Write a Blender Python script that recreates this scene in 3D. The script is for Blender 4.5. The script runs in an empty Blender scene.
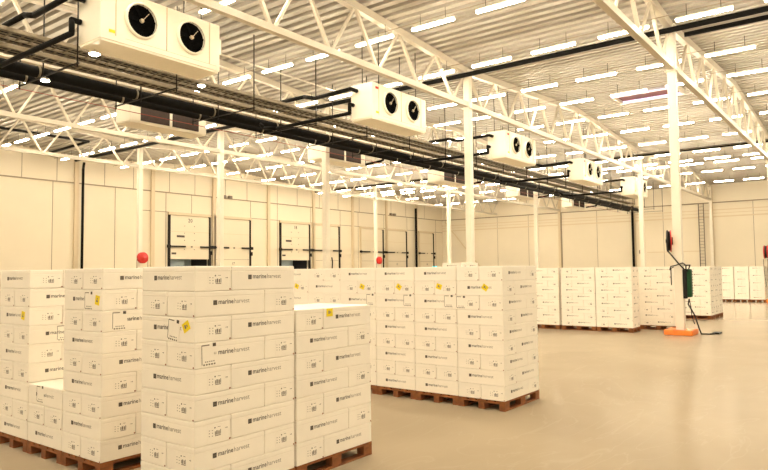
import bpy, bmesh, math, random
from mathutils import Matrix, Vector, Euler
random.seed(7)
C = bpy.context.scene.collection
S = bpy.context.scene
R = math.radians

# ------------------------------------------------------------------ camera
CAM_H = 2.0755
yaw, pitch, roll, FPX = R(37.28), R(3.21), R(-0.63), 652.2
fwd = Vector((math.cos(yaw), math.sin(yaw), 0)); rgt = Vector((math.sin(yaw), -math.cos(yaw), 0)); up = Vector((0, 0, 1))
f = fwd*math.cos(pitch) + up*math.sin(pitch); u = up*math.cos(pitch) - fwd*math.sin(pitch)
r2 = rgt*math.cos(roll) + u*math.sin(roll); u2 = u*math.cos(roll) - rgt*math.sin(roll)
cd = bpy.data.cameras.new('camera'); cam = bpy.data.objects.new('camera', cd); C.objects.link(cam)
cd.sensor_fit = 'HORIZONTAL'; cd.sensor_width = 36; cd.lens = 36*FPX/768; cd.clip_end = 300; cd.clip_start = .05
M = Matrix((r2, u2, -f)).transposed().to_4x4(); M.translation = Vector((0, 0, CAM_H)); cam.matrix_world = M
S.camera = cam
# ------------------------------------------------------------------ world, exposure
W = bpy.data.worlds.new('hall_surroundings'); S.world = W; W.use_nodes = True
W.node_tree.nodes['Background'].inputs[0].default_value = (1.0, .84, .58, 1)
W.node_tree.nodes['Background'].inputs[1].default_value = 0.42
S.view_settings.view_transform = 'Standard'; S.view_settings.look = 'None'
S.view_settings.gamma = 1; S.view_settings.use_curve_mapping = False
S.view_settings.exposure = 1.37
LAMP_E = 31.0

# ------------------------------------------------------------------ materials
def mat(name, col, rough=.5, metal=0, spec=.5, noise=0, nscale=4, bump=0, bscale=60, emit=None, coat=0):
    m = bpy.data.materials.new(name); m.use_nodes = True
    nt = m.node_tree; b = nt.nodes['Principled BSDF']
    b.inputs['Base Color'].default_value = (*col, 1); b.inputs['Roughness'].default_value = rough
    b.inputs['Metallic'].default_value = metal; b.inputs['Specular IOR Level'].default_value = spec
    b.inputs['Coat Weight'].default_value = coat
    if noise or bump:
        tc = nt.nodes.new('ShaderNodeTexCoord')
    if noise:
        n = nt.nodes.new('ShaderNodeTexNoise'); n.inputs['Scale'].default_value = nscale; n.inputs['Detail'].default_value = 5
        nt.links.new(tc.outputs['Object'], n.inputs['Vector'])
        rp = nt.nodes.new('ShaderNodeValToRGB')
        rp.color_ramp.elements[0].position = .3; rp.color_ramp.elements[1].position = .7
        rp.color_ramp.elements[0].color = (*[c*(1-noise) for c in col], 1)
        rp.color_ramp.elements[1].color = (*[min(1, c*(1+noise)) for c in col], 1)
        nt.links.new(n.outputs['Fac'], rp.inputs['Fac']); nt.links.new(rp.outputs['Color'], b.inputs['Base Color'])
    if bump:
        n2 = nt.nodes.new('ShaderNodeTexNoise'); n2.inputs['Scale'].default_value = bscale; n2.inputs['Detail'].default_value = 3
        nt.links.new(tc.outputs['Object'], n2.inputs['Vector'])
        bp = nt.nodes.new('ShaderNodeBump'); bp.inputs['Strength'].default_value = bump; bp.inputs['Distance'].default_value = .01
        nt.links.new(n2.outputs['Fac'], bp.inputs['Height']); nt.links.new(bp.outputs['Normal'], b.inputs['Normal'])
    if emit:
        b.inputs['Emission Color'].default_value = (*emit[0], 1); b.inputs['Emission Strength'].default_value = emit[1]
    return m

M_EPS = mat('white_foam', (.91, .855, .75), .55, noise=.03, nscale=3, bump=.08, bscale=90)
M_INK = mat('dark_print', (.075, .06, .05), .6)
M_INKG = mat('grey_print', (.20, .165, .13), .6)
M_DOT = mat('brown_pin', (.30, .10, .05), .6)
M_YEL = mat('yellow_paper', (.85, .66, .01), .6)
M_PAPER = mat('white_paper', (.84, .78, .66), .5)
M_WOOD = mat('pallet_wood', (.24, .08, .02), .75, noise=.35, nscale=7, bump=.2, bscale=40)
M_WALL = mat('cream_wall_panel', (.75, .675, .525), .5, noise=.03, nscale=.35)
M_SEAM = mat('wall_seam', (.30, .245, .17), .6)
M_TRIM = mat('cream_flashing', (.66, .55, .38), .5)
M_STEEL_DIM = mat('white_steel_dimmed', (.57, .515, .415), .4, noise=.03, nscale=2)  # same white paint as the columns, darkened for weaker light on the trusses
M_STEEL_LIT = mat('white_steel_lit', (.80, .74, .62), .4, noise=.03, nscale=2)  # the same paint, kept brighter to imitate the light on the columns
M_DECK = mat('galvanised_deck', (.41, .375, .315), .5, metal=.0, noise=.06, nscale=.6)
M_GALV = mat('galvanised_steel', (.21, .172, .115), .45, metal=.3, noise=.12, nscale=6)
M_BLACK = mat('black_insulation', (.005, .0045, .004), .7, spec=.15, noise=.3, nscale=8)
M_BLACKP = mat('black_plastic', (.008, .007, .007), .55, spec=.3)
M_COOL = mat('cooler_casing', (.88, .83, .69), .35, noise=.02, nscale=2)
M_COIL = mat('coil_fins', (.045, .022, .014), .5, noise=.3, nscale=20)
M_FAN = mat('fan_black', (.0015, .0015, .0015), .8, spec=.05)
M_RED = mat('red_plastic', (.62, .025, .02), .4)
M_GREEN = mat('green_plastic', (.008, .06, .02), .5, spec=.3)
M_ORANGE = mat('orange_plastic', (.95, .24, .03), .45)
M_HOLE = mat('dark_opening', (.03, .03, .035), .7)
M_TRUCK = mat('grey_blue_panel', (.28, .36, .40), .5)
M_LAMP = mat('lamp_diffuser', (.9, .88, .85), .4, emit=((1, .87, .66), LAMP_E))
M_LAMPH = mat('lamp_housing', (.75, .68, .58), .4)
M_TEAL = mat('exit_sign_face', (.02, .35, .35), .4, emit=((.05, .75, .8), 1.2))
M_SKY = mat('skylight_glow', (.6, .55, .7), .3, emit=((.62, .56, 1.0), .4))
M_RUST = mat('dark_red_flap', (.16, .03, .025), .6)
M_REDCAB = mat('red_cable', (.35, .05, .03), .5)

def floor_mat():
    m = bpy.data.materials.new('polished_floor'); m.use_nodes = True
    nt = m.node_tree; b = nt.nodes['Principled BSDF']
    tc = nt.nodes.new('ShaderNodeTexCoord')
    def noise(sc, det, vec=None, dist=0):
        n = nt.nodes.new('ShaderNodeTexNoise'); n.inputs['Scale'].default_value = sc; n.inputs['Detail'].default_value = det
        n.inputs['Distortion'].default_value = dist
        nt.links.new(vec or tc.outputs['Object'], n.inputs['Vector']); return n
    def ramp(src, stops):
        rp = nt.nodes.new('ShaderNodeValToRGB'); e = rp.color_ramp.elements
        e[0].position, e[0].color = stops[0][0], (*stops[0][1], 1); e[1].position, e[1].color = stops[1][0], (*stops[1][1], 1)
        nt.links.new(src, rp.inputs['Fac']); return rp
    n1 = noise(.35, 6, dist=.6)
    base = ramp(n1.outputs['Fac'], [(.3, (.365, .295, .205)), (.72, (.435, .355, .25))])
    # long pale scuff arcs left by truck tyres
    mp = nt.nodes.new('ShaderNodeMapping'); mp.inputs['Scale'].default_value = (.25, .9, 1); mp.inputs['Rotation'].default_value = (0, 0, .5)
    nt.links.new(tc.outputs['Object'], mp.inputs['Vector'])
    n2 = noise(1.1, 3, mp.outputs['Vector'], 2.2)
    sc = nt.nodes.new('ShaderNodeMath'); sc.operation = 'SUBTRACT'; sc.inputs[1].default_value = .5; nt.links.new(n2.outputs['Fac'], sc.inputs[0])
    ab = nt.nodes.new('ShaderNodeMath'); ab.operation = 'ABSOLUTE'; nt.links.new(sc.outputs[0], ab.inputs[0])
    scuff = ramp(ab.outputs[0], [(0, (1, 1, 1)), (.012, (0, 0, 0))])
    mx = nt.nodes.new('ShaderNodeMixRGB'); mx.inputs['Color2'].default_value = (.47, .39, .285, 1)
    mu = nt.nodes.new('ShaderNodeMath'); mu.operation = 'MULTIPLY'; mu.inputs[1].default_value = .35
    nt.links.new(scuff.outputs['Color'], mu.inputs[0]); nt.links.new(mu.outputs[0], mx.inputs['Fac'])
    nt.links.new(base.outputs['Color'], mx.inputs['Color1']); nt.links.new(mx.outputs['Color'], b.inputs['Base Color'])
    n3 = noise(.8, 5)
    rr = nt.nodes.new('ShaderNodeMapRange'); rr.inputs['To Min'].default_value = .15; rr.inputs['To Max'].default_value = .19
    nt.links.new(n3.outputs['Fac'], rr.inputs['Value']); nt.links.new(rr.outputs[0], b.inputs['Roughness'])
    b.inputs['Specular IOR Level'].default_value = 0
    b.inputs['Roughness'].default_value = .8
    for l in list(b.inputs['Roughness'].links): nt.links.remove(l)
    gl = nt.nodes.new('ShaderNodeBsdfGlossy'); gl.inputs['Color'].default_value = (1, .98, .95, 1); nt.links.new(rr.outputs[0], gl.inputs['Roughness'])
    fr = nt.nodes.new('ShaderNodeFresnel'); fr.inputs['IOR'].default_value = 1.45
    pw = nt.nodes.new('ShaderNodeMath'); pw.operation = 'POWER'; pw.inputs[1].default_value = 3.0; nt.links.new(fr.outputs[0], pw.inputs[0])
    sc2 = nt.nodes.new('ShaderNodeMath'); sc2.operation = 'MULTIPLY'; sc2.inputs[1].default_value = 1.7; sc2.use_clamp = True; nt.links.new(pw.outputs[0], sc2.inputs[0])
    ms = nt.nodes.new('ShaderNodeMixShader'); nt.links.new(sc2.outputs[0], ms.inputs[0]); nt.links.new(b.outputs[0], ms.inputs[1]); nt.links.new(gl.outputs[0], ms.inputs[2])
    nt.links.new(ms.outputs[0], nt.nodes['Material Output'].inputs['Surface'])
    return m
M_FLOOR = floor_mat()

# ------------------------------------------------------------------ mesh helpers
class MB:
    """collects shapes for ONE mesh"""
    def __init__(s): s.bm = bmesh.new(); s.mats = []
    def mi(s, m):
        if m not in s.mats: s.mats.append(m)
        return s.mats.index(m)
    def _fin(s, verts, m, smooth=False):
        i = s.mi(m)
        for v in verts:
            for fc in v.link_faces:
                fc.material_index = i; fc.smooth = smooth
    def box(s, x0, x1, y0, y1, z0, z1, m, bevel=0, mtx=None):
        d = bmesh.ops.create_cube(s.bm, size=1, matrix=Matrix.Translation(((x0+x1)/2, (y0+y1)/2, (z0+z1)/2)) @ Matrix.Diagonal((abs(x1-x0), abs(y1-y0), abs(z1-z0), 1)))
        vs = d['verts']
        if bevel:
            es = list({e for v in vs for e in v.link_edges})
            d2 = bmesh.ops.bevel(s.bm, geom=es, offset=bevel, segments=2, affect='EDGES', profile=.6)
            vs = list({v for fc in d2['faces'] for v in fc.verts} | {v for v in vs if v.is_valid})
        if mtx: bmesh.ops.transform(s.bm, matrix=mtx, verts=vs)
        s._fin(vs, m); return s
    def bar(s, a, b, w, h, m, upv=(0, 0, 1)):
        a, b = Vector(a), Vector(b); d = (b-a); L = d.length; d.normalize()
        upv = Vector(upv)
        if abs(d.dot(upv)) > .98: upv = Vector((1, 0, 0))
        x = d.cross(upv).normalized(); z = x.cross(d).normalized()
        mt = Matrix((x, d, z)).transposed().to_4x4(); mt.translation = (a+b)/2
        dd = bmesh.ops.create_cube(s.bm, size=1, matrix=mt @ Matrix.Diagonal((w, L, h, 1)))
        s._fin(dd['verts'], m); return s
    def cyl(s, a, b, r, m, seg=12, r2=None, smooth=True):
        a, b = Vector(a), Vector(b); d = b-a; L = d.length
        q = Vector((0, 0, 1)).rotation_difference(d.normalized()).to_matrix().to_4x4(); q.translation = (a+b)/2
        dd = bmesh.ops.create_cone(s.bm, cap_ends=True, segments=seg, radius1=r, radius2=r if r2 is None else r2, depth=L, matrix=q)
        s._fin(dd['verts'], m, False)
        if smooth:
            for v in dd['verts']:
                for fc in v.link_faces:
                    if len(fc.verts) == 4: fc.smooth = True
        return s
    def tube(s, pts, r, m, seg=10):
        pts = [Vector(p) for p in pts]
        for i in range(len(pts)-1): s.cyl(pts[i], pts[i+1], r, m, seg)
        for p in pts[1:-1]:
            dd = bmesh.ops.create_uvsphere(s.bm, u_segments=seg, v_segments=6, radius=r*1.02, matrix=Matrix.Translation(p)); s._fin(dd['verts'], m, True)
        return s
    def lathe(s, prof, m, seg=28, mtx=None):
        """profile [(radius, height)] spun about z"""
        rings = []
        for r, z in prof:
            rings.append([s.bm.verts.new((r*math.cos(2*math.pi*k/seg), r*math.sin(2*math.pi*k/seg), z)) for k in range(seg)])
        i = s.mi(m)
        for a, b in zip(rings, rings[1:]):
            for k in range(seg):
                fc = s.bm.faces.new((a[k], a[(k+1) % seg], b[(k+1) % seg], b[k])); fc.material_index = i; fc.smooth = True
        vs = [v for rg in rings for v in rg]
        if mtx: bmesh.ops.transform(s.bm, matrix=mtx, verts=vs)
        return s
    def poly(s, pts, m):
        vs = [s.bm.verts.new(p) for p in pts]; fc = s.bm.faces.new(vs); fc.material_index = s.mi(m); return s
    def mesh(s, name, recalc=True):
        if recalc: bmesh.ops.recalc_face_normals(s.bm, faces=s.bm.faces[:])
        me = bpy.data.meshes.new(name); s.bm.to_mesh(me); s.bm.free()
        for m in s.mats: me.materials.append(m)
        return me
    def obj(s, name, parent=None, loc=(0, 0, 0)):
        return link(name, s.mesh(name), parent, loc)
def link(name, me, parent=None, loc=(0, 0, 0)):
    o = bpy.data.objects.new(name, me); C.objects.link(o); o.location = loc
    if parent: o.parent = parent
    return o
def tag(o, label=None, cat=None, group=None, kind=None):
    if label: o['label'] = label
    if cat: o['category'] = cat
    if group: o['group'] = group
    if kind: o['kind'] = kind
    return o
def empty(name, loc, label, cat, group=None, rz=0):
    o = bpy.data.objects.new(name, None); C.objects.link(o); o.location = loc; o.rotation_euler = (0, 0, rz); o.empty_display_size = .2
    return tag(o, label, cat, group)
def copy_tree(o, parent=None):
    c = o.copy(); C.objects.link(c)
    if parent: c.parent = parent
    for ch in [k for k in bpy.data.objects if k.parent == o]: copy_tree(ch, c)
    return c
KIDS = {}
def fast_copy(o, kids):
    """kids: list of (child, [grandchildren])"""
    c = o.copy(); C.objects.link(c)
    for ch, gs in kids:
        k = ch.copy(); C.objects.link(k); k.parent = c
        for g in gs:
            q = g.copy(); C.objects.link(q); q.parent = k
    return c
ORD = ['first', 'second', 'third', 'fourth', 'fifth', 'sixth', 'seventh', 'eighth', 'ninth', 'tenth', 'eleventh', 'twelfth', 'thirteenth', 'fourteenth', 'fifteenth', 'sixteenth', 'seventeenth', 'eighteenth', 'nineteenth', 'twentieth', 'twenty-first', 'twenty-second', 'twenty-third']

# ------------------------------------------------------------------ hall dimensions
X1, BX = 22.094, 22.925
X0, X2, X3 = X1-BX, X1+BX, X1+2*BX
YB, DY = 5.104, 7.519
YA, YC, YD, YE, YW = [YB+DY*k for k in range(1, 6)]
ZV, ZR, ZB = 9.98, 10.70, 8.547         # deck underside at valley and ridge, bottom chord
def roof_z(x):
    t = ((x-X0) % BX)/BX
    return ZV + (ZR-ZV)*(1-abs(2*t-1))
XMIN, YMIN = X0-BX, -11.5

tag(MB().box(XMIN, X3+.3, YMIN, YW+.3, -.2, 0, M_FLOOR).obj('floor'), kind='structure')

# profiled deck, ribs along Y
def deck():
    mb = MB(); bm = mb.bm; mb.mi(M_DECK)
    P = .40; pts = []; x = XMIN
    while x < X3+.3:
        for dx, dz in ((0, 0), (.20, 0), (.23, .19), (.37, .19)):
            xx = x+dx
            pts.append((xx, roof_z(xx)+dz))
        x += P
    a = [bm.verts.new((px, YMIN, pz)) for px, pz in pts]; b = [bm.verts.new((px, YW+.3, pz)) for px, pz in pts]
    for k in range(len(pts)-1): bm.faces.new((a[k], a[k+1], b[k+1], b[k]))
    # roof build-up above the sheet keeps daylight out
    for (xa, xb) in [(XMIN, XMIN+BX/2), (XMIN+BX/2, X0), (X0, X0+BX/2), (X0+BX/2, X1), (X1, X1+BX/2), (X1+BX/2, X2), (X2, X2+BX/2), (X2+BX/2, X3+.3)]:
        za = roof_z(xa+1e-4)+.26; zb = roof_z(xb-1e-4)+.26
        mb.poly([(xa, YMIN, za), (xb, YMIN, zb), (xb, YW+.3, zb), (xa, YW+.3, za)], M_DECK)
    return mb.obj('ceiling')
tag(deck(), kind='structure')

# ------------------------------------------------------------------ left wall with dock doors
DOORS = [(29.25, 32.95, 1), (33.45, 37.15, 0), (40.70, 44.40, 1), (44.90, 48.60, 0), (52.0, 55.75, 0), (56.35, 60.1, 0), (62.7, 65.7, 0)]
ZD = 3.2
def wall_left():
    mb = MB(); x = -6.0
    for a, b, o in DOORS:
        if o:
            mb.box(x, a, YW, YW+.25, 0, 10.9, M_WALL); mb.box(a, b, YW, YW+.25, 6.5, 10.9, M_WALL); x = b
    mb.box(x, X3+.3, YW, YW+.25, 0, 10.9, M_WALL)
    return mb.obj('wall_left')
tag(wall_left(), kind='structure')
wb = MB().box(X3, X3+.25, -4.0, YW+.25, 0, 10.9, M_WALL); tag(wb.obj('wall_back'), kind='structure')
ntrim = [0]
def trim(mb):
    ntrim[0] += 1
    return tag(mb.obj('trim_%d' % ntrim[0]), kind='structure')
mb = MB(); mb.box(-6, X3, YW-.05, YW, 8.18, 8.26, M_SEAM); trim(mb)
mb = MB()
for sx in (20.55, 24.9, 29.0, 31.3, 33.2, 37.3, 40.4, 44.65, 48.9, 51.7, 56.05, 60.4, 66.4): mb.box(sx-.02, sx+.02, YW-.012, YW, 6.7 if sx in (31.3, 44.65) else 0, 8.2, M_SEAM)
for sx in (18.6, 20.8, 24.1, 26.3, 29.3, 31.6, 34.6, 36.9, 40.4, 42.9, 45.9, 48.6, 51.9, 54.6, 57.4, 60.2, 64): mb.box(sx-.018, sx+.018, YW-.012, YW, 8.26, 10, M_SEAM)
trim(mb)
mb = MB(); mb.box(26.7, X3, YW-.02, YW, 6.72, 6.77, M_SEAM); trim(mb)
mb = MB()
for px in (X1-.02, X1+BX/4, X1+BX/2-.15, X1+BX*.75, X2, X2+BX/4, X2+BX/2, X2+BX*.75): mb.box(px-.14, px+.14, YW-.16, YW, 0, 9.8, M_TRIM)
trim(mb)
# back wall bands and seams
mb = MB(); mb.box(X3-.06, X3, -4, YW, 8.20, 8.30, M_SEAM); trim(mb)
mb = MB(); mb.box(X3-.03, X3, -4, YW, 7.52, 7.60, M_TRIM); mb.box(X3-.03, X3, -4, YW, 7.22, 7.28, M_TRIM); mb.box(X3-.04, X3, -4, YW, 6.86, 6.98, M_TRIM); trim(mb)
mb = MB()
for sy in (35.2, 31.34, 23.6, 17.0, 9.15, 5.2, 1.5): mb.box(X3-.012, X3, sy-.02, sy+.02, 0, 8.2, M_SEAM)
trim(mb)
mb = MB()
for sy in (YD, YC-.35, YA, YB): mb.box(X3-.2, X3, sy-.13, sy+.13, 0, 9.9, M_TRIM)
mb.box(X3-.08, X3-.02, 27.42, 27.56, 0, 8.2, M_SEAM)
trim(mb)
mb = MB(); mb.bar((X3-.12, 42.3, 8.1), (X3-.12, 37.2, 2.2), .12, .12, M_TRIM); trim(mb)

def dock_door(n, a, b, opened):
    name = 'door_%d' % n
    z0 = ZD if opened else 0.0
    mb = MB(); mb.box(a+.06, b-.06, YW-.10, YW-.03, z0, 6.5, M_WALL, .01)
    d = tag(mb.obj(name), kind='structure')
    mb = MB()
    seams = [(ZD+.95), 5.3] if opened else [ZD, 4.15, 5.3]
    for z in seams: mb.box(a+.1, b-.1, YW-.108, YW-.098, z-.015, z+.015, M_TRIM if z > ZD else M_SEAM)
    mb.obj('panel_seam', d)
    for x in (a, b):
        MB().box(x-.07, x+.07, YW-.16, YW, 0, 6.55, M_BLACKP if (x == b or opened) else M_TRIM).obj('side_rail', d)
    MB().box(a-.1, b+.1, YW-.16, YW, 6.55, 6.75, M_TRIM).obj('lintel', d)
    zb = 4.16; mid = (a+b)/2
    for xa, xb in ((a-.25, mid-.42), (mid+.72, b+.25)):
        MB().box(xa+.2, xb-.05, YW-.24, YW-.14, zb-.06, zb+.06, M_BLACKP).box(xa if xa < mid else xb-.3, (xa+.3) if xa < mid else xb, YW-.26, YW-.14, zb-.12, zb+.12, M_BLACKP, .02).obj('bumper_bar', d)
    MB().box(mid+.08, mid+.22, YW-.13, YW-.1, zb-.06, zb+.06, M_INKG).obj('lock_plate', d)
    MB().box(b-.02, b+.2, YW-.24, YW-.02, zb-.62, zb-.3, M_BLACKP, .03).bar((b+.09, YW-.12, 0), (b+.09, YW-.12, zb-.3), .05, .05, M_BLACKP).obj('drive_box', d)
    return d
def number_plate(d, txt, x, z, h):
    me = text_mesh(txt, h, .012, M_INK); o = link('door_number', me, d, (x, YW-.115, z)); o.rotation_euler = (R(90), 0, 0)
def text_mesh(txt, size, off, m, align='LEFT'):
    cu = bpy.data.curves.new('writing', 'FONT'); cu.body = txt; cu.size = size; cu.offset = off*size; cu.align_x = align; cu.resolution_u = 2
    o = bpy.data.objects.new('writing', cu); C.objects.link(o)
    dg = bpy.context.evaluated_depsgraph_get(); dg.update()
    me = bpy.data.meshes.new_from_object(o.evaluated_get(dg)); me.materials.clear(); me.materials.append(m)
    bpy.data.objects.remove(o); return me
for k, (a, b, o) in enumerate(DOORS):
    d = dock_door(k+1, a, b, o)
    if o:
        number_plate(d, '20' if k == 0 else '18', (a+b)/2-.2, 6.05, .42)
        mb = MB(); mb.box(a+.65, a+1.35, YW-.115, YW-.1, 4.86, 5.02, M_INK); mb.box(a+.2, a+.6, YW-.115, YW-.1, 3.55, 3.7, M_INK); mb.obj('door_label', d)
        mb = MB()
        for zz in (5.75, 5.2, 4.65, 3.95):
            for xx in (a+1.35, a+2.25): mb.cyl((xx, YW-.12, zz), (xx, YW-.1, zz), .035, M_INKG, 8)
        mb.obj('bolt', d)
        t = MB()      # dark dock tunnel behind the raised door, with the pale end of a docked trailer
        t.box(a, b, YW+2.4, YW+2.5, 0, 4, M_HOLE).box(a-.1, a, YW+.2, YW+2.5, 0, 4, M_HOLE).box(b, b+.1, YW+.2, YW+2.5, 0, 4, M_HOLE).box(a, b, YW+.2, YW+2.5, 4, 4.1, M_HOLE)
        t.box(a+.15, a+1.6, YW+.3, YW+.36, .2, 3.6, M_TRUCK).box(a+1.75, b-.5, YW+1.6, YW+1.66, .2, 3.9, M_TRUCK)
        trim(t)
    elif k in (1, 5, 6):
        number_plate(d, '17' if k == 1 else '15' if k == 5 else '14', (a+b)/2-.1, 2.78, .30)

# ------------------------------------------------------------------ columns
CW = .25
def column(x, y, label, zt=9.9):
    e = empty('steel_column', (x, y, 0), label, 'column', 'white steel columns of the hall')
    MB().box(-CW/2, CW/2, -CW/2, CW/2, 0.02, zt, M_STEEL_LIT, .012).obj('shaft', e)
    MB().box(-.22, .22, -.22, .22, 0, .02, M_GALV).obj('base_plate', e)
    MB().box(-.17, .17, -.19, .19, ZB-.16, ZB-.13, M_STEEL_LIT).box(-.19, .19, -.17, .17, zt-.04, zt, M_STEEL_LIT).obj('cap_plate', e)
    return e
cols = {('1', 'B'): 'white steel column with orange foot guard, red reel and green cable box',
        ('1', 'A'): 'tall white column rising behind the middle row of box stacks',
        ('1', 'C'): 'white column crossed by the black pipes near picture centre-left',
        ('1', 'D'): 'white column in front of the pair of dock doors, left of the crossed one',
        ('1', 'E'): 'white column carrying a red reel, left of the dock doors',
        ('2', 'B'): 'white column at right picture edge with a dark reel',
        ('2', 'A'): 'white column just left of the reel column, farther back',
        ('2', 'C'): 'slim far white column behind the corner of the middle stacks',
        ('2', 'D'): 'slim far white column near the hall corner',
        ('2', 'E'): 'slim far white column with red reel between dock doors'}
YS = {'B': YB, 'A': YA, 'C': YC, 'D': YD, 'E': YE}; XS = {'0': X0, '1': X1, '2': X2, '3': X3}
for (xk, yk), lb in cols.items(): column(XS[xk], YS[yk], lb)
for yk, lb in (('A', 'far white column standing against the end wall, right of the reel column'), ('C', 'far white column against the end wall left of its black downpipe')):
    if yk == 'A': column(X3-.35, YS[yk], lb)

# ------------------------------------------------------------------ roof trusses: one thing per bay and line
NP = 10; PL = BX/NP
def truss(x0, y, label):
    e = empty('roof_truss', (x0, y, ZB), label, 'truss', 'white lattice roof trusses')
    zt = lambda x: roof_z(x0+x+(1e-4 if x < BX/2 else -1e-4))-ZB-.13
    a, b = .14, BX-.14
    tc = MB(); tc.bar((0.02, 0, zt(.02)), (BX/2, 0, zt(BX/2)), .2, .24, M_STEEL_DIM).bar((BX/2, 0, zt(BX/2)), (BX-.02, 0, zt(BX-.02)), .2, .24, M_STEEL_DIM).obj('top_chord', e)
    MB().bar((a, 0, 0), (b, 0, 0), .19, .19, M_STEEL_DIM).obj('bottom_chord', e)
    for k in range(NP):
        xb = PL*(k+.5)
        for xt, w in ((PL*k, .10), (PL*(k+1), .075)):
            xt2 = min(max(xt, .12), BX-.12)
            sgn = 1 if xt < xb else -1
            MB().bar((xt2+sgn*.06, 0, zt(xt2)-.10), (xb-sgn*.08, 0, .08), w, w, M_STEEL_DIM, (0, 1, 0)).obj('diagonal', e)
    return e
rown = {'B': 'in the rightmost row', 'A': 'in the second row from the right', 'C': 'in the row above the pipe rack', 'D': 'in the row beyond the pipe rack', 'E': 'in the row nearest the dock doors'}
for yk in 'BACDE':
    for xk, wh in (('0', 'nearest the viewer'), ('1', 'in mid hall'), ('2', 'ending at the far wall')):
        truss(XS[xk], YS[yk], 'white lattice roof truss %s, %s' % (wh, rown[yk]))

# ------------------------------------------------------------------ strip lights
LROWS = [11.8, 16.3, 20.0, 24.0, 28.0, 33.0, 36.6, 40.0, 43.4, 46.8, 50.0, 57.2, 62.0]
YL0, PY = 3.72, 2.25
lh = MB(); lh.box(-.05, .05, -.76, .76, .04, .10, M_LAMPH, .01); lh_me = lh.mesh('housing')
ld = MB(); ld.box(-.06, .06, -.74, .74, -.02, .04, M_LAMP, .02); ld_me = ld.mesh('diffuser')
lr = MB().cyl((0, 0, .1), (0, 0, .45), .009, M_BLACKP, 6); lr_me = lr.mesh('hanger_rod')
def make_lamp():
    e = empty('strip_light', (0, 0, 0), 'x', 'light', 'fluorescent strip lights under the roof')
    hs = link('housing', lh_me, e); df = link('diffuser', ld_me, e); rd = link('hanger_rod', lr_me, e, (0, -.45, 0)); rd2 = link('hanger_rod', lr_me, e, (0, .45, 0))
    return e, [(hs, []), (df, []), (rd, []), (rd2, [])]
proto, kids = make_lamp(); first = True
for i, x in enumerate((7.6, 3.4, -.8, -5.0)):  # rows out of view, added to brighten the faces of the box stacks
    z = roof_z(x)-.85
    for k in range(12):
        o = proto if first else fast_copy(proto, kids); first = False
        o.location = (x, YL0+PY*(k-3), z)
        o['label'] = 'added unseen strip light above the viewer, %s from the right, %s row overhead' % (ORD[k], ORD[i])
for i, x in enumerate(LROWS):
    z = roof_z(x)-.85
    y1 = YW-1.2
    mb = MB().box(.015, .035, -4 if x < 26 else -2 if x < 40 else 2, y1, .22, .24, M_SEAM)
    w = mb.obj('supply_cable', None, (x, 0, z)); tag(w, 'thin dark cable run above the %s row of strip lights from the viewer' % ORD[i], 'cable', 'cable runs above the light rows')
    k = 0; y = YL0-(PY*3 if x < 26 else PY*2 if x < 40 else 0)
    while y < y1-.8:
        o = proto if first else fast_copy(proto, kids); first = False
        o.location = (x, y, z)
        o['label'] = 'white strip light, %s from right in the %s row ahead' % (ORD[k], ORD[i])
        k += 1; y += PY

# ------------------------------------------------------------------ black rain-water pipes
def pipe(pts, r, m, name, label, cat, group=None, seg=12, clips=None):
    o = MB().tube(pts, r, m, seg).obj(name); return tag(o, label, cat, group)
GP = 'black rainwater pipes'
pipe([(X1-.42, 0, 9.62), (X1-.42, 42.0, 9.62)], .09, M_BLACK, 'drain_pipe', 'black drain pipe hung across the hall above the nearest column line', 'pipe', GP)
pipe([(X1+.32, -1.0, 9.62), (X1+.32, 4.75, 9.62)], .08, M_BLACK, 'drain_pipe', 'short black drain pipe beside the column with the orange foot guard, under the roof', 'pipe', GP)
pipe([(X2-.42, 0, 9.62), (X2-.42, 42.0, 9.62)], .09, M_BLACK, 'drain_pipe', 'black drain pipe hung across the hall above the far column line', 'pipe', GP)
pipe([(9, 36.34, 9.81), (19.5, 36.34, 9.81), (19.5, 41.6, 9.7)], .075, M_BLACK, 'drain_pipe', 'black drain pipe running along the truss nearest the dock doors', 'pipe', GP)
pipe([(X1+.1, 41.9, 9.5), (X1+.3, YW-.32, 9.2), (X1+.3, YW-.32, 0)], .085, M_BLACK, 'downpipe', 'black downpipe on the left wall at far left of the picture', 'pipe', 'black downpipes')
pipe([(61.78, YW-.32, 9.3), (61.78, YW-.32, 0)], .13, M_BLACK, 'downpipe', 'black downpipe on the left wall between the farthest dock doors', 'pipe', 'black downpipes')
pipe([(X3-.35, 19.85, 8.4), (X3-.35, 19.85, 0)], .12, M_BLACK, 'downpipe', 'black downpipe on the end wall where the pipe rack ends', 'pipe', 'black downpipes')
# slim sprinkler line
pipe([(5, 17.4, 9.44), (X1-.7, 17.4, 9.44)], .03, M_STEEL_DIM, 'sprinkler_pipe', 'slim pale pipe running under the roof behind the nearest cooler', 'pipe')

# ------------------------------------------------------------------ pipe rack
RX0, RX1 = 3.0, 66.3
GI = 'black insulated pipes of the overhead rack'
zp = 7.80
pipe([(RX0, 18.70, zp), (RX1, 18.70, zp)], .165, M_BLACK, 'insulated_pipe', 'thick black insulated pipe on the rack, on the cooler side', 'pipe', GI)
pipe([(RX0, 19.50, zp), (RX1-1, 19.50, zp)], .135, M_BLACK, 'insulated_pipe', 'thick black insulated pipe on the rack, outermost on the dock side', 'pipe', GI)
for yy, rr, nm in ((18.22, .035, 'first from the thick pipes'), (18.06, .03, 'second from the thick pipes'), (17.92, .035, 'third from the thick pipes')):
    pipe([(RX0, yy, zp+.26), (60.0, yy, zp+.26)], rr, M_GALV, 'bare_pipe', 'slim pale metal pipe on the rack, ' + nm, 'pipe', 'slim pale pipes of the rack', 8)
pipe([(RX0, 19.90, 7.55), (RX1-2, 19.90, 7.52)], .012, M_REDCAB, 'red_cable', 'thin red cable strung below the outermost black pipe', 'cable', None, 6)
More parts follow.
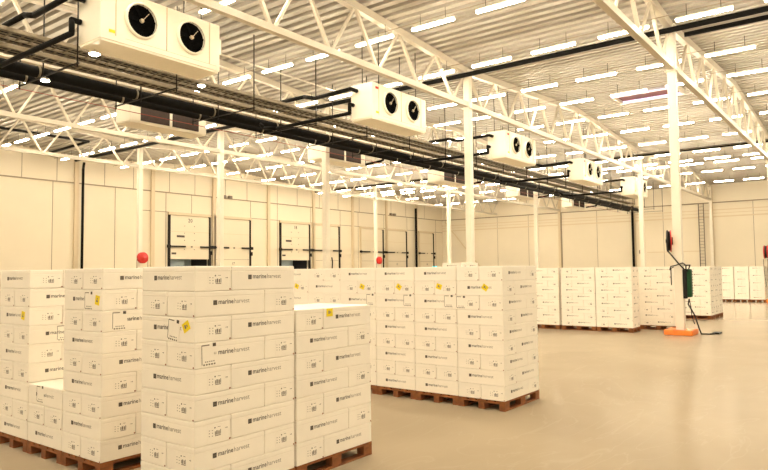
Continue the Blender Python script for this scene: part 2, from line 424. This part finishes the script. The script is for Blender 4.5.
def tray(y, w, z, label):
    e = empty('cable_tray', (RX0, y, z), label, 'cable tray', 'galvanised ladder trays of the rack')
    L = 57.0-RX0
    mb = MB(); x = .1
    for s in (-1, 1): mb.box(0, L, s*w/2-.015, s*w/2+.015, 0, .1, M_GALV)
    while x < L: mb.box(x-.02, x+.02, -w/2, w/2, .005, .03, M_GALV); x += .3
    mb.obj('ladder', e)
    for k in range(5): MB().tube([(0, -w*.32+k*.09, .055), (L, -w*.34+k*.09+.03, .055)], .022, M_GALV if k % 2 else M_BLACKP, 6).obj('cable', e)
tray(16.95, .6, 8.02, 'upper ladder cable tray on the rack, nearest the coolers')
tray(17.55, .5, 8.12, 'ladder cable tray on the rack, between the slim pipes and the thick pipes')
tray(16.95, .5, 7.625, 'lower ladder cable tray slung beneath the upper one')
def support():
    e = empty('rack_hanger', (0, 18.1, 7.5), 'x', 'pipe hanger', 'trapeze hangers of the pipe rack')
    ch = [MB().box(-.03, .03, -1.65, 1.75, .09, .115, M_BLACKP).obj('crossbar', e)]
    for yy in (-1.6, .27, 1.70):
        ch.append(MB().cyl((0, yy, 0), (0, yy, 1.0 if yy > 1 else 2.6), .02, M_BLACKP, 6).obj('threaded_rod', e))
    for yy, rr in ((.6, .168), (1.40, .138)):
        ch.append(MB().lathe([(rr, -.03), (rr+.012, -.03), (rr+.012, .03), (rr, .03)], M_GALV, 16, Matrix.Translation((0, yy, .3)) @ Matrix.Rotation(R(90), 4, 'Y')).obj('pipe_clip', e))
    return e, [(c, []) for c in ch]
sp, sk = support(); x = 5.5; k = 0
while x < 66:
    o = sp if k == 0 else fast_copy(sp, sk); o.location = (x, 18.1, 7.5)
    o['label'] = 'trapeze hanger holding the pipe rack, %s from the viewer' % ORD[k]
    x += 3.02; k += 1
# small round lamps on the rack
for k, (x, y, z, wh) in enumerate(((8.52, 18.25, 7.474, 'below the slim rack pipes at far left'), (7.62, 14.0, 7.075, 'under the nearest cooler'), (12.6, 16.72, 7.95, 'below the trays, right of the nearest cooler'))):
    e = empty('round_lamp', (x, y, z), 'small round bright lamp ' + wh, 'light', 'small round lamps around the rack')
    MB().lathe([(.001, .06), (.1, .06), (.12, .02), (.12, 0)], M_LAMPH, 16).cyl((0, 0, .05), (0, 0, .115), .02, M_LAMPH, 8).obj('housing', e)
    MB().lathe([(.115, 0.001), (.08, -.03), (.001, -.04)], M_LAMP, 16).obj('lens', e)

# ------------------------------------------------------------------ air coolers
CL, CH, CDp = 3.22, 1.25, .92
def fan_parts(e, x, z, y, sg):
    """axial fan facing -y*sg"""
    T = Matrix.Translation((x, y, z)) @ Matrix.Rotation(R(90)*sg, 4, 'X')       # local +z points out of the casing
    sh = MB(); sh.lathe([(.42, 0), (.42, .05), (.395, .085), (.375, .085), (.36, .0)], M_COOL, 32, T); s = sh.obj('fan_shroud', e)
    MB().lathe([(.37, .012), (.001, .010)], M_FAN, 32, T).obj('fan_recess', s)
    bl = MB()
    for k in range(6):
        a = k*math.pi/3
        bl.box(.10, .34, -.07, .07, .03, .04, M_FAN, 0, T @ Matrix.Rotation(a, 4, 'Z') @ Matrix.Rotation(R(24), 4, 'X'))
    bl.obj('fan_blades', s)
    hb = MB(); hb.lathe([(.001, .065), (.045, .065), (.05, .05), (.05, .02)], M_TRIM, 16, T); hb.bar(T @ Vector((.0, .0, .062)), T @ Vector((.16, .2, .062)), .018, .012, M_TRIM); hb.obj('motor_hub', s)
    g = MB()
    for rr in (.12, .2, .28, .35): g.lathe([(rr-.003, .078), (rr+.003, .078), (rr+.003, .083), (rr-.003, .083), (rr-.003, .078)], M_FAN, 28, T)
    for k in range(8):
        a = k*math.pi/4; g.bar(T @ Vector((.05*math.cos(a), .05*math.sin(a), .08)), T @ Vector((.37*math.cos(a), .37*math.sin(a), .08)), .006, .006, M_FAN)
    g.obj('fan_guard', s)
def cooler(x, side, label):
    """side -1: fans toward the aisle; +1: fans toward the docks, dark coil toward the viewer"""
    y = 13.3 if side < 0 else 20.62
    zb = 7.19 if side < 0 else 7.40
    e = empty('air_cooler', (x, y, zb), label, 'air cooler', 'white ceiling air coolers')
    D = CDp
    body = MB(); body.box(0, CL, 0, D, .05, CH, M_COOL, .015).obj('casing', e)
    # sloped drip pan
    pan = MB(); bm = pan.bm
    pan.box(.02, CL-.02, .02, D-.02, 0, .055, M_COOL, .02); pan.obj('drip_pan', e)
    fy = 0 if side < 0 else D; sg = 1 if side < 0 else -1
    for fx in (.98, 2.34): fan_parts(e, fx, .69, fy, sg)
    yo = -.012 if side < 0 else D
    pl = MB()
    for px in (.36, 1.66, CL-.32): pl.box(px-.012, px+.012, yo, yo+.012, .18, CH-.02, M_TRIM)
    pl.obj('panel_joint', e)
    jb = MB(); jb.box(CL, CL+.14, .1 if side < 0 else .5, .4 if side < 0 else .8, .55, .95, M_COOL, .02); jb.tube([(CL+.07, .25, .95), (CL+.1, .2, 1.15), (CL-.1, .2, 1.22)], .02, M_BLACKP, 6); jb.obj('junction_box', e)
    if side < 0:
        MB().box(.20, .36, -.006, -.001, .22, .29, M_YEL).obj('warning_sticker', e)
        MB().box(.18, .34, -.006, -.001, CH-.2, CH-.12, M_RED).obj('maker_badge', e)
        hk = MB(); hk.box(.6, CL-.1, -.002, .0, .17, .18, M_TRIM); hk.obj('front_hem', e)
    else:
        c = MB(); c.box(.40, 2.84, -.02, -.004, .10, CH-.12, M_COIL)
        x0 = .44
        while x0 < 2.84: c.box(x0, x0+.012, -.028, -.018, .11, CH-.13, M_COIL); x0 += .05
        c.obj('coil', e)
        MB().box(1.57, 1.67, -.05, -.02, .02, CH-.02, M_COOL).obj('coil_post', e)
    for px in (.5, CL-.5):
        for py in (.1, D-.1):
            MB().cyl((px, py, CH), (px, py, roof_z(x+px)-zb+.03), .016, M_BLACKP, 6).obj('hanger_rod', e)
    return e
near_x = [7.36, 16.9, 26.65, 36.3, 45.9]
wh = ['nearest the viewer, top left of picture', 'second from the viewer', 'third from the viewer, in mid picture', 'fourth from the viewer', 'farthest, half behind a column']
for k, x in enumerate(near_x): cooler(x, -1, 'white twin-fan air cooler facing the aisle, ' + wh[k])
far_x = [12.55, 22.36, 32.7, 43.0, 53.4]
wf = ['nearest the viewer', 'second, right of a column', 'third from the viewer', 'fourth from the viewer', 'farthest']
for k, x in enumerate(far_x): cooler(x, 1, 'white air cooler with dark coil beyond the rack, ' + wf[k])
GR = 'black refrigerant branch pipes to the coolers'
for k, x in enumerate(near_x):
    pipe([(x-.02, 13.95, 8.22), (x-.35, 13.95, 8.22), (x-.35, 15.6, 8.18), (x-.35, 16.1, 8.32), (x-.35, 17.2, 8.32)], .07, M_BLACK, 'branch_pipe', 'upper black branch pipe at the aisle-facing cooler, ' + wh[k], 'pipe', GR, 10)
    pipe([(x-.02, 14.1, 7.75), (x-.22, 14.1, 7.75), (x-.22, 14.1, 7.44), (x-.25, 17.6, 7.42), (x-.25, 18.3, 7.52), (x-.25, 18.52, 7.72)], .065, M_BLACK, 'branch_pipe', 'lower black branch pipe at the aisle-facing cooler, ' + wh[k], 'pipe', GR, 10)
for k, x in enumerate(far_x):
    if k == 0: continue
    pipe([(x+CL+.02, 20.95, 7.75), (x+CL+.35, 20.95, 7.75), (x+CL+.35, 20.95, 7.58), (x+CL+.4, 19.95, 7.66), (x+CL+.4, 19.74, 7.72)], .06, M_BLACK, 'branch_pipe', 'black branch pipe at the dark-coil cooler, ' + wf[k], 'pipe', GR, 10)

# ------------------------------------------------------------------ pallets and boxes
BW, BD, BH = .7975, .3975, .2212
LH = .222; PZ = .144
def box_mesh():
    mb = MB()
    mb.box(-BW/2+.0015, BW/2-.0015, -BD/2+.0015, BD/2-.0015, 0, BH*.80, M_EPS, .010)
    mb.box(-BW/2, BW/2, -BD/2, BD/2, BH*.77, BH, M_EPS, .012)
    return mb.mesh('fish_box')
BOX = box_mesh()
def place(me, mtx, out):
    m2 = me.copy(); m2.transform(mtx); out.append(m2)
def join(meshes, name):
    bm = bmesh.new(); mats = []
    for me in meshes:
        off = len(mats); 
        idx = []
        for m in me.materials:
            if m not in mats: mats.append(m)
            idx.append(mats.index(m))
        n0 = len(bm.faces); bm.from_mesh(me); bm.faces.ensure_lookup_table()
        for fc in bm.faces[n0:]: fc.material_index = idx[fc.material_index] if idx else 0
    o = bpy.data.meshes.new(name); bm.to_mesh(o); bm.free()
    for m in mats: o.materials.append(m)
    return o
def logo_mesh():
    """dark rounded square and lettering on both long sides of a box"""
    t1 = text_mesh('marine', .062, .012, M_INK); t2 = text_mesh('harvest', .062, -.006, M_INKG)
    w1 = max(v.co.x for v in t1.vertices)
    ic = MB(); ic.box(-.222, -.180, 0, .042, 0, .0008, M_INK, 0)
    ic.box(-.212, -.208, .012, .032, .0008, .0012, M_INKG); ic.box(-.203, -.199, .012, .024, .0008, .0012, M_INKG); ic.box(-.194, -.190, .012, .032, .0008, .0012, M_INKG)
    icm = ic.mesh('icon')
    flat = []
    place(icm, Matrix.Identity(4), flat); place(t1, Matrix.Translation((-.168, .007, .0008)), flat); place(t2, Matrix.Translation((-.168+w1+.006, .007, .0008)), flat)
    side = []
    for ang in (0,):
        T = Matrix.Rotation(ang, 4, 'Z') @ Matrix.Translation((.02, -BD/2+.0007, .098)) @ Matrix.Rotation(R(90), 4, 'X')
        for me in flat: place(me, T, side)
    return join(side, 'logo_print')
LOGO = logo_mesh()
def ship_mesh():
    flat = MB(); flat.box(-.06, .193, -.103, .058, -.0008, 0, M_EPS)
    for k, (w, h, x) in enumerate(((.010, .030, .02), (.012, .036, .036), (.014, .032, .057), (.006, .040, .078))): flat.box(x, x+w, -.035, -.035+h, 0, .0008, M_INK if k % 2 else M_INKG)
    flat.box(.022, .084, -.046, -.039, 0, .0008, M_INKG)
    flat.box(.014, .026, .022, .034, 0, .0008, M_INK)
    for k in range(3): flat.box(-.045, -.034, -.04+k*.024, -.034+k*.024, 0, .0008, M_INKG)
    for k in range(3): flat.box(-.012, -.002, -.042+k*.024, -.036+k*.024, 0, .0008, M_INKG)
    flat.box(.05, .08, .028, .032, 0, .0008, M_INKG)
    flat.box(.132, .15, .006, .010, 0, .0008, M_INKG); flat.poly([(.15, 0, .0008), (.160, .008, .0008), (.15, .016, .0008)], M_INKG)
    flat.cyl((.183, -.095, 0), (.183, -.095, .0012), .0085, M_DOT, 8)
    fm = flat.mesh('flat'); side = []
    for ang in (0,):
        place(fm, Matrix.Rotation(ang, 4, 'Z') @ Matrix.Translation((BW/2-.0007, 0, .108)) @ Matrix.Rotation(R(90), 4, 'Z') @ Matrix.Rotation(R(90), 4, 'X'), side)
    return join(side, 'shipping_print')
SHIP = ship_mesh()
def slip_mesh():
    s = MB(); s.box(-.085, .085, -.1, .1, 0.0008, .0015, M_EPS); s.box(-.085, -.079, -.08, .09, .0015, .002, M_INKG); s.box(-.08, .0, .082, .092, .0015, .002, M_INKG)
    s.box(.035, .07, .07, .1, .0015, .0022, M_INK)
    for k in range(5): s.box(-.07+k*.028, -.052+k*.028, -.088, -.074, .0015, .002, M_INKG); s.box(-.05+k*.022, -.038+k*.022, -.062, -.052, .0015, .002, M_INKG)
    return s.mesh('packing_slip')
def yellow_mesh():
    s = MB(); s.box(-.05, .05, -.042, .042, 0, .002, M_YEL); s.box(-.02, .0, -.015, .02, .002, .0026, M_INKG); s.box(.01, .022, -.01, .012, .002, .0026, M_INKG)
    return s.mesh('yellow_sticker')
SLIP, YELL = slip_mesh(), yellow_mesh()

def pallet_proto():
    e = empty('wooden_pallet', (0, 0, 0), 'x', 'pallet', 'wooden pallets under the box stacks')
    ch = []
    dk = MB()
    for k in range(5):
        w = .145 if k % 2 == 0 else .10; yc = [.0725, .24, .40, .56, .7275][k]
        dk.box(0, 1.2, yc-w/2, yc+w/2, .122, .144, M_WOOD, .002)
    ch.append(dk.obj('deck_boards', e))
    st = MB().box(0, .145, 0, .8, .100, .122, M_WOOD).mesh('cross_board')
    bk = MB().box(-.0725, .0725, -.05, .05, .022, .100, M_WOOD, .003).mesh('block')
    rn = MB().box(0, 1.2, -.05, .05, 0, .022, M_WOOD, .002).mesh('bottom_runner')
    for x in (0, .5275, 1.055): ch.append(link('cross_board', st, e, (x, 0, 0)))
    for x in (.0725, .6, 1.1275):
        for y in (.05, .4, .75): ch.append(link('block', bk, e, (x, y, 0)))
    for y in (.05, .4, .75): ch.append(link('bottom_runner', rn, e, (0, y, 0)))
    return e, [(c, []) for c in ch]
PP, PK = pallet_proto(); pal_first = [True]
def pallet(x, y, rot, label):
    o = PP if pal_first[0] else fast_copy(PP, PK); pal_first[0] = False
    o.location = (x + (.8 if rot else 0), y, 0); o.rotation_euler = (0, 0, math.pi/2 if rot else 0); o['label'] = label
    return o
def lay(kind, rot):
    """three boxes of a layer: centre in pallet frame (1.2 x .8), angle, role. kind P: cross box at the low end, Q: at the high end"""
    q = math.pi/2
    if kind == 'P': L = [(.2, .4, -q, 'cross'), (.8, .2, 0, 'front'), (.8, .6, 0, 'rear')]
    else: L = [(1.0, .4, -q, 'cross'), (.4, .2, 0, 'front'), (.4, .6, 0, 'rear')]
    if not rot: return L
    out = []
    for cx, cy, a, r in L: out.append((cy, cx, 0 if r == 'cross' else -q, r))     # swapped axes
    return out
GB = 'white foam fish boxes stacked on the pallets'
ALLBOX = {}; PALS = {}
def lname(i, n):
    if i == n-1: return 'topmost layer'
    if i == 0: return 'bottom layer'
    return '%s layer down' % ORD[n-1-i]
far_boxes = []
def prints(b, a, full):
    for nm, me, base in (('logo_print', LOGO, -R(90)), ('shipping_print', SHIP, 0)):
        for t in (0, math.pi):
            w = base+t+a; nx, ny = round(math.cos(w)), round(math.sin(w))
            if nx == -1 or ny == -1 or full:
                o = link(nm, me, b); o.rotation_euler = (0, 0, t)
def stack(key, x, y, n, top, desc, rot=False, skip=None, stuff=False):
    PALS[key] = pallet(x, y, rot, 'wooden pallet under ' + desc)
    boxes = []; full = key in ('A', 'B', 'L1', 'L2', 'L3')
    for i in range(n):
        kind = top if (n-1-i) % 2 == 0 else ('Q' if top == 'P' else 'P')
        for cx, cy, a, role in lay(kind, rot):
            if skip and i < n-1 and (kind, role) in skip: continue
            j = lambda s: random.uniform(-s, s)
            loc = (x+cx+j(.0005), y+cy+j(.0005), PZ+.0003+i*LH)
            if stuff:
                far_boxes.append((loc, a)); continue
            b = bpy.data.objects.new('fish_box', BOX); C.objects.link(b); b.location = loc; b.rotation_euler = (0, 0, a+j(.0006))
            if not rot:
                if kind == 'P': what = {'cross': 'logo side left', 'front': 'logo side right', 'rear': 'hidden behind'}[role]
                else: what = {'cross': 'end-on right', 'front': 'near corner', 'rear': 'end-on left'}[role]
            else:
                if kind == 'P': what = {'cross': 'end-on near corner', 'front': 'logo outward', 'rear': 'hidden behind'}[role]
                else: what = {'cross': 'end-on left', 'front': 'logo near corner', 'rear': 'hidden behind'}[role]
            lb = 'white box in %s, %s, %s' % (desc, lname(i, n), what)
            tag(b, lb, 'box', GB)
            prints(b, a, full)
            boxes.append((i, b, a, role, kind))
    ALLBOX[key] = (x, y, n, boxes, rot)
def sticker(key, frm_top, face, uoff, v, me, name, tilt=0):
    """glue a sticker on the box of that layer which covers offset uoff (metres from the near corner) of the face"""
    x, y, n, boxes, rot = ALLBOX[key]; li = n-frm_top
    if face == 'X': P = Vector((x, y+uoff, PZ+li*LH+v)); Rm = Matrix.Rotation(-R(90), 4, 'Z') @ Matrix.Rotation(R(90), 4, 'X')
    else: P = Vector((x+uoff, y, PZ+li*LH+v)); Rm = Matrix.Rotation(R(90), 4, 'X')
    best = None
    for i, b, a, role, kind in boxes:
        if i != li: continue
        hx, hy = (BD/2, BW/2) if abs(math.sin(a)) > .5 else (BW/2, BD/2)
        dx = max(abs(P.x-b.location.x)-hx, 0); dy = max(abs(P.y-b.location.y)-hy, 0); d = dx+dy
        if best is None or d < best[0]: best = (d, b)
    b = best[1]; off = Vector((.0022, 0, 0)) if face == 'X' else Vector((0, .0022, 0))
    Wm = Matrix.Translation(P+off) @ Rm @ Matrix.Rotation(tilt, 4, 'Z')
    Bm = Matrix.Translation(b.location) @ b.rotation_euler.to_matrix().to_4x4()
    o = link(name, me, b); L = Bm.inverted() @ Wm
    o.location = L.to_translation(); o.rotation_euler = L.to_euler()
    o['label'] = 'yellow paper sticker' if name == 'yellow_sticker' else 'white packing slip with dark print'

stack('L3', 3.63, 6.445, 9, 'Q', 'the third stack from left')
stack('L2', 3.63, 7.255, 3, 'P', 'the low stack at left')
stack('L1', 3.63, 8.065, 9, 'P', 'the leftmost stack')
stack('A', 3.49, 4.71, 9, 'P', 'the tall front stack')
stack('B', 4.715, 4.71, 7, 'P', 'the shorter front stack')
HID = {('P', 'front'), ('P', 'rear'), ('Q', 'cross')}
mdesc = ['the middle stack beside the aisle'] + ['the %s middle stack from the aisle' % w for w in ('second', 'third', 'fourth', 'fifth', 'sixth')]
for k in range(6): stack('M%d' % k, 8.78+.012*k, 4.48+.808*k, 9, 'Q' if k in (0, 4) else 'P', mdesc[k], skip=HID if k else None)
HR = {('P', 'rear'), ('Q', 'rear')}
stack('F1', 21.9, 6.52, 9, 'Q', 'the far-row stack at the corner', rot=True, skip=None)
stack('F2', 21.9, 7.74, 9, 'Q', 'the far-row stack second from corner', rot=True, skip=HR)
stack('F3', 21.9, 9.02, 9, 'P', 'the far-row stack third from corner', rot=True, skip=HR)
stack('F4', 23.35, 5.52, 9, 'Q', 'the far stack behind the reel column', rot=True)
stack('G1', 29.1, 5.56, 9, 'P', 'the stack right of the reel column', rot=True)
for k in range(1, 3): stack('G%d' % (k+1), 29.1+.84*k, 5.56, 9, 'P' if k % 2 else 'Q', 'the %s distant stack behind the reel column' % ORD[k-1], rot=True, stuff=True)
for k in range(3): stack('H%d' % k, 45.0, 5.62+.83*k, 9, 'PQP'[k], 'the %s stack from the right by the far right column' % ORD[k], stuff=True)
stack('T', 20.0, 11.8, 10, 'P', 'the taller stack hidden behind the middle row', stuff=True)
bms = []
for loc, a in far_boxes:
    for me in (BOX, LOGO, SHIP): place(me, Matrix.Translation(loc) @ Matrix.Rotation(a, 4, 'Z'), bms)
ff = link('distant_boxes', join(bms, 'distant_boxes'))
tag(ff, 'distant white fish boxes on the farthest pallets at right', 'boxes', None, 'stuff')

# stickers and packing slips
sticker('A', 3, 'X', .12, .14, YELL, 'yellow_sticker', .5); sticker('A', 3, 'X', .30, .10, SLIP, 'packing_slip', -.12)
sticker('A', 4, 'Y', .16, .11, SLIP, 'packing_slip', .03)
sticker('B', 1, 'Y', .50, .17, YELL, 'yellow_sticker')
sticker('L3', 2, 'X', .10, .11, YELL, 'yellow_sticker', 1.4); sticker('L3', 2, 'X', .27, .10, SLIP, 'packing_slip')
sticker('L3', 3, 'Y', .20, .11, SLIP, 'packing_slip')
sticker('L1', 3, 'X', .16, .12, YELL, 'yellow_sticker', 1.4); sticker('L1', 4, 'Y', .42, .11, SLIP, 'packing_slip')
sticker('L2', 1, 'X', .5, .12, SLIP, 'packing_slip')
sticker('M0', 2, 'X', .30, .12, YELL, 'yellow_sticker', -.6); sticker('M0', 3, 'X', .72, .11, SLIP, 'packing_slip')
sticker('M1', 2, 'X', .32, .13, YELL, 'yellow_sticker', -.3); sticker('M1', 3, 'X', .14, .12, SLIP, 'packing_slip')
sticker('M2', 2, 'X', .31, .12, YELL, 'yellow_sticker', -.6); sticker('M2', 3, 'X', .13, .12, SLIP, 'packing_slip')
sticker('M3', 2, 'X', .30, .12, YELL, 'yellow_sticker', -.4); sticker('M3', 3, 'X', .12, .12, SLIP, 'packing_slip')
sticker('M5', 2, 'X', .3, .12, YELL, 'yellow_sticker', -.4)

# ------------------------------------------------------------------ reels, guards, cables at the columns
def reel(x, y, z, label, ang, r=.32, w=.2, black=True, bk=.14):
    """drum on a column; ang turns the axis about z (0: axis along -Y)"""
    e = empty('hose_reel', (x, y, z), label, 'reel', 'red reels on the columns', ang)
    T = Matrix.Rotation(R(90), 4, 'X')          # local z -> -Y
    MB().lathe([(.001, 0), (r, 0), (r, .03), (r-.03, .045), (.07, .045), (.06, .07), (.001, .07)], M_RED, 32, Matrix.Translation((0, -w, 0)) @ T).obj('front_flange', e)
    MB().lathe([(r-.02, 0), (r-.04, w*.5), (r-.02, w-.02)], M_RED if not black else M_BLACKP, 32, T).obj('hose_coil', e)
    MB().lathe([(.001, 0), (r, 0), (r, .03), (.001, .03)], M_RED, 32, T).obj('back_flange', e)
    MB().box(-.06, .06, -.02, bk, -.12, .12, M_BLACKP, .01).obj('bracket', e)
    return e
re = reel(X1+.0, YB+.205, 2.95, 'dark reel with red flange high on the column with orange foot guard', math.pi+R(17), .35, .09, True, .05)
for c in re.children:
    if c.name.startswith('front_flange'): c.data.materials[0] = M_BLACKP; c['label'] = 'black outer flange'
reel(X1, YE-.27, 3.05, 'bright red round reel on the column left of the dock doors', 0, .33, .15, False)
reel(X2, YE-.27, 3.05, 'bright red round reel on the far column between dock doors', 0, .33, .15, False)
reel(X2, YB+.27, 3.0, 'dark red reel on the column at the right picture edge', math.pi, .4, .17)
for x, wd in ((X1, 'left of the dock doors'), (X2, 'between the far dock doors')):
    mb = MB(); mb.tube([(x-.347, YE-.345, 3.05), (x-.36, YE-.345, 2.85), (x-.36, YE-.34, 2.3), (x-.1, YE-.3, 1.2), (x+.2, YE-.3, 1.2), (x+.36, YE-.34, 2.3), (x+.36, YE-.345, 2.85), (x+.347, YE-.345, 3.05)], .015, M_INKG, 6)
    tag(mb.obj('hanging_hose'), 'thin hose loop hanging under the bright red reel ' + wd, 'hose', 'hose loops under the red reels')

xc = X1
mb = MB(); mb.tube([(xc-.2, YB+.26, 2.62), (xc-.22, YB+.16, 2.5), (xc-.23, YB-.05, 2.22), (xc-.23, YB-.20, 2.05), (xc-.18, YB-.3, 1.98)], .022, M_BLACKP, 8)
tag(mb.obj('power_cable'), 'black cable slanting down the column from the dark reel to the green box', 'cable')
mb = MB(); mb.tube([(xc-.15, YB+.24, 2.02), (xc-.17, YB+.20, 2.14), (xc-.17, YB+.06, 2.17), (xc-.17, YB-.14, 2.24), (xc-.05, YB-.16, 2.22), (xc+.16, YB-.16, 2.18), (xc+.16, YB+.16, 2.14), (xc-.17, YB+.20, 2.08), (xc-.17, YB+.2, 1.55)], .017, M_BLACKP, 8)
tag(mb.obj('lashing_rope'), 'dark cord lashed around the column above the green box', 'cord')
g = empty('cable_box', (xc-.02, YB-.27, 1.15), 'green ribbed cable box hanging on the right side of the reel column', 'box')
b = MB(); b.box(-.10, .12, -.10, .13, .02, .90, M_GREEN, .05); b.obj('casing', g)
b = MB()
for k in range(9): b.box(-.105, .125, -.108, -.02, .12+k*.085, .15+k*.085, M_GREEN, .004)
b.obj('rib', g)
MB().box(-.15, -.02, .02, .14, -.02, .9, M_BLACKP, .03).obj('back_plate', g)
MB().tube([(0, -.02, .9), (0, -.06, 1.02), (0, .06, 1.02), (0, .06, .9)], .02, M_BLACKP, 8).obj('handle', g)
mb = MB(); mb.tube([(xc-.05, YB-.28, 1.12), (xc-.03, YB-.24, .95), (xc-.02, YB-.42, .6), (xc+.05, YB-.5, .25), (xc+.15, YB-.55, .03), (xc+.3, YB-.75, .022), (xc+.53, YB-.86, .022)], .022, M_BLACKP, 8)
mb.tube([(xc+.04, YB-.26, 1.12), (xc+.02, YB-.3, .9), (xc-.05, YB-.34, .6), (xc-.02, YB-.40, .34)], .014, M_BLACKP, 8)
tag(mb.obj('power_cable'), 'black cable hanging from the green box down to the floor', 'cable')
tag(MB().box(xc+.55, xc+1.0, YB-.98, YB-.78, .0, .05, M_BLACKP, .015).obj('cable_plug'), 'black plug block lying on the floor beside the orange foot guard', 'plug')
def guard(x, y, label):
    e = empty('foot_guard', (x, y, 0), label, 'guard', 'orange foot guards round the columns')
    for s in (-1, 1):
        MB().box(-.43, .43, s*.29-.13, s*.29+.13, .0, .17, M_ORANGE, .04).obj('long_rail', e)
        MB().box(s*.30-.13, s*.30+.13, -.18, .18, .0, .16, M_ORANGE, .03).obj('short_rail', e)
    return e
guard(X1, YB, 'orange foot guard around the base of the column with the green box')
guard(X2, YB, 'orange foot guard around the column at the right picture edge')
mb = MB(); mb.tube([(X2-.1, YB+.3, 2.58), (X2-.1, YB+.32, 1.6), (X2-.15, YB+.3, .9), (X2-.15, YB+.12, .5)], .02, M_INKG, 6); mb.tube([(X2-.1, YB+.52, 2.58), (X2-.1, YB+.5, 1.7), (X2-.1, YB+.4, .9), (X2-.15, YB+.2, .45)], .016, M_INKG, 6)
tag(mb.obj('hanging_cable'), 'thin cables hanging below the dark red reel at right edge', 'cable')
mb = MB(); mb.tube([(X1+.15, YC-.2, 2.75), (X1+.15, YC-.24, 2.55), (X1+.17, YC-.2, 2.2), (X1+.15, YC-.2, 1.7)], .03, M_BLACKP, 8)
tag(mb.obj('hanging_cable'), 'short dark cable on the column crossed by the black pipes, above the boxes', 'cable')
# fixtures on the walls
e = empty('exit_sign', (65.9, YW-.12, 2.5), 'small glowing teal sign low on the left wall near the hall corner', 'sign')
MB().box(-.5, .5, 0, .1, -.2, .2, M_TRIM, .01).obj('housing', e); MB().box(-.46, .46, -.008, 0, -.16, .16, M_TEAL).obj('face', e)
for x, wd in ((34.7, 'above the nearest pair of dock doors'), (57.6, 'above the far pair of dock doors')):
    e = empty('wall_unit', (x, YW-.2, 8.35), 'small dark twin fixture on the left wall ' + wd, 'fixture', 'dark twin fixtures on the left wall')
    for s in (-1, 1): MB().box(s*.32-.17, s*.32+.17, 0, .2, -.12, .12, M_INKG, .02).obj('head', e)
    MB().box(-.4, .4, .1, .2, -.03, .03, M_INKG).obj('bracket', e)
e = empty('cable_ladder', (X3-.18, 13.5, 0), 'dark vertical cable ladder on the end wall right of the reel column', 'cable ladder')
for s in (-1, 1): MB().box(-.04, .04, s*.22-.03, s*.22+.03, .2, 8.2, M_INK if s > 0 else M_INKG).obj('side_rail', e)
mb = MB()
for k in range(26): mb.box(-.02, .02, -.2, .2, .4+k*.3, .43+k*.3, M_INKG)
mb.obj('rungs', e)
tag(MB().box(X3-.06, X3, 13.7, 18.6, 3.66, 3.74, M_TRIM).obj('wall_conduit'), 'pale horizontal conduit on the end wall at mid height', 'conduit')
tag(MB().box(X3-.2, X3-.02, 19.1, 19.35, 3.6, 3.95, M_INKG, .02).obj('switch_box'), 'small dark switch box on the end wall beside the black downpipe', 'switch box')
# roof skylight on the ridge beyond the second truss row
xr = X1+BX/2
e = empty('roof_skylight', (xr-.8, 8.7, roof_z(xr)-.25), 'lilac-lit roof skylight with dark red flap, high between strip lights', 'skylight')
mb = MB()
mb.box(-.75, .75, -1.5, -1.4, 0, .3, M_STEEL_DIM).box(-.75, .75, 1.4, 1.5, 0, .3, M_STEEL_DIM).box(-.75, -.68, -1.4, 1.4, 0, .3, M_STEEL_DIM).box(.68, .75, -1.4, 1.4, 0, .3, M_SKY)  # far frame side glows in place of the daylight falling on it
mb.obj('frame', e)
MB().box(-.66, .66, -1.38, 1.38, .12, .16, M_RUST).obj('flap', e)
MB().box(-.9, -.76, -1.5, 1.5, .0, .04, M_SKY).obj('pane', e)
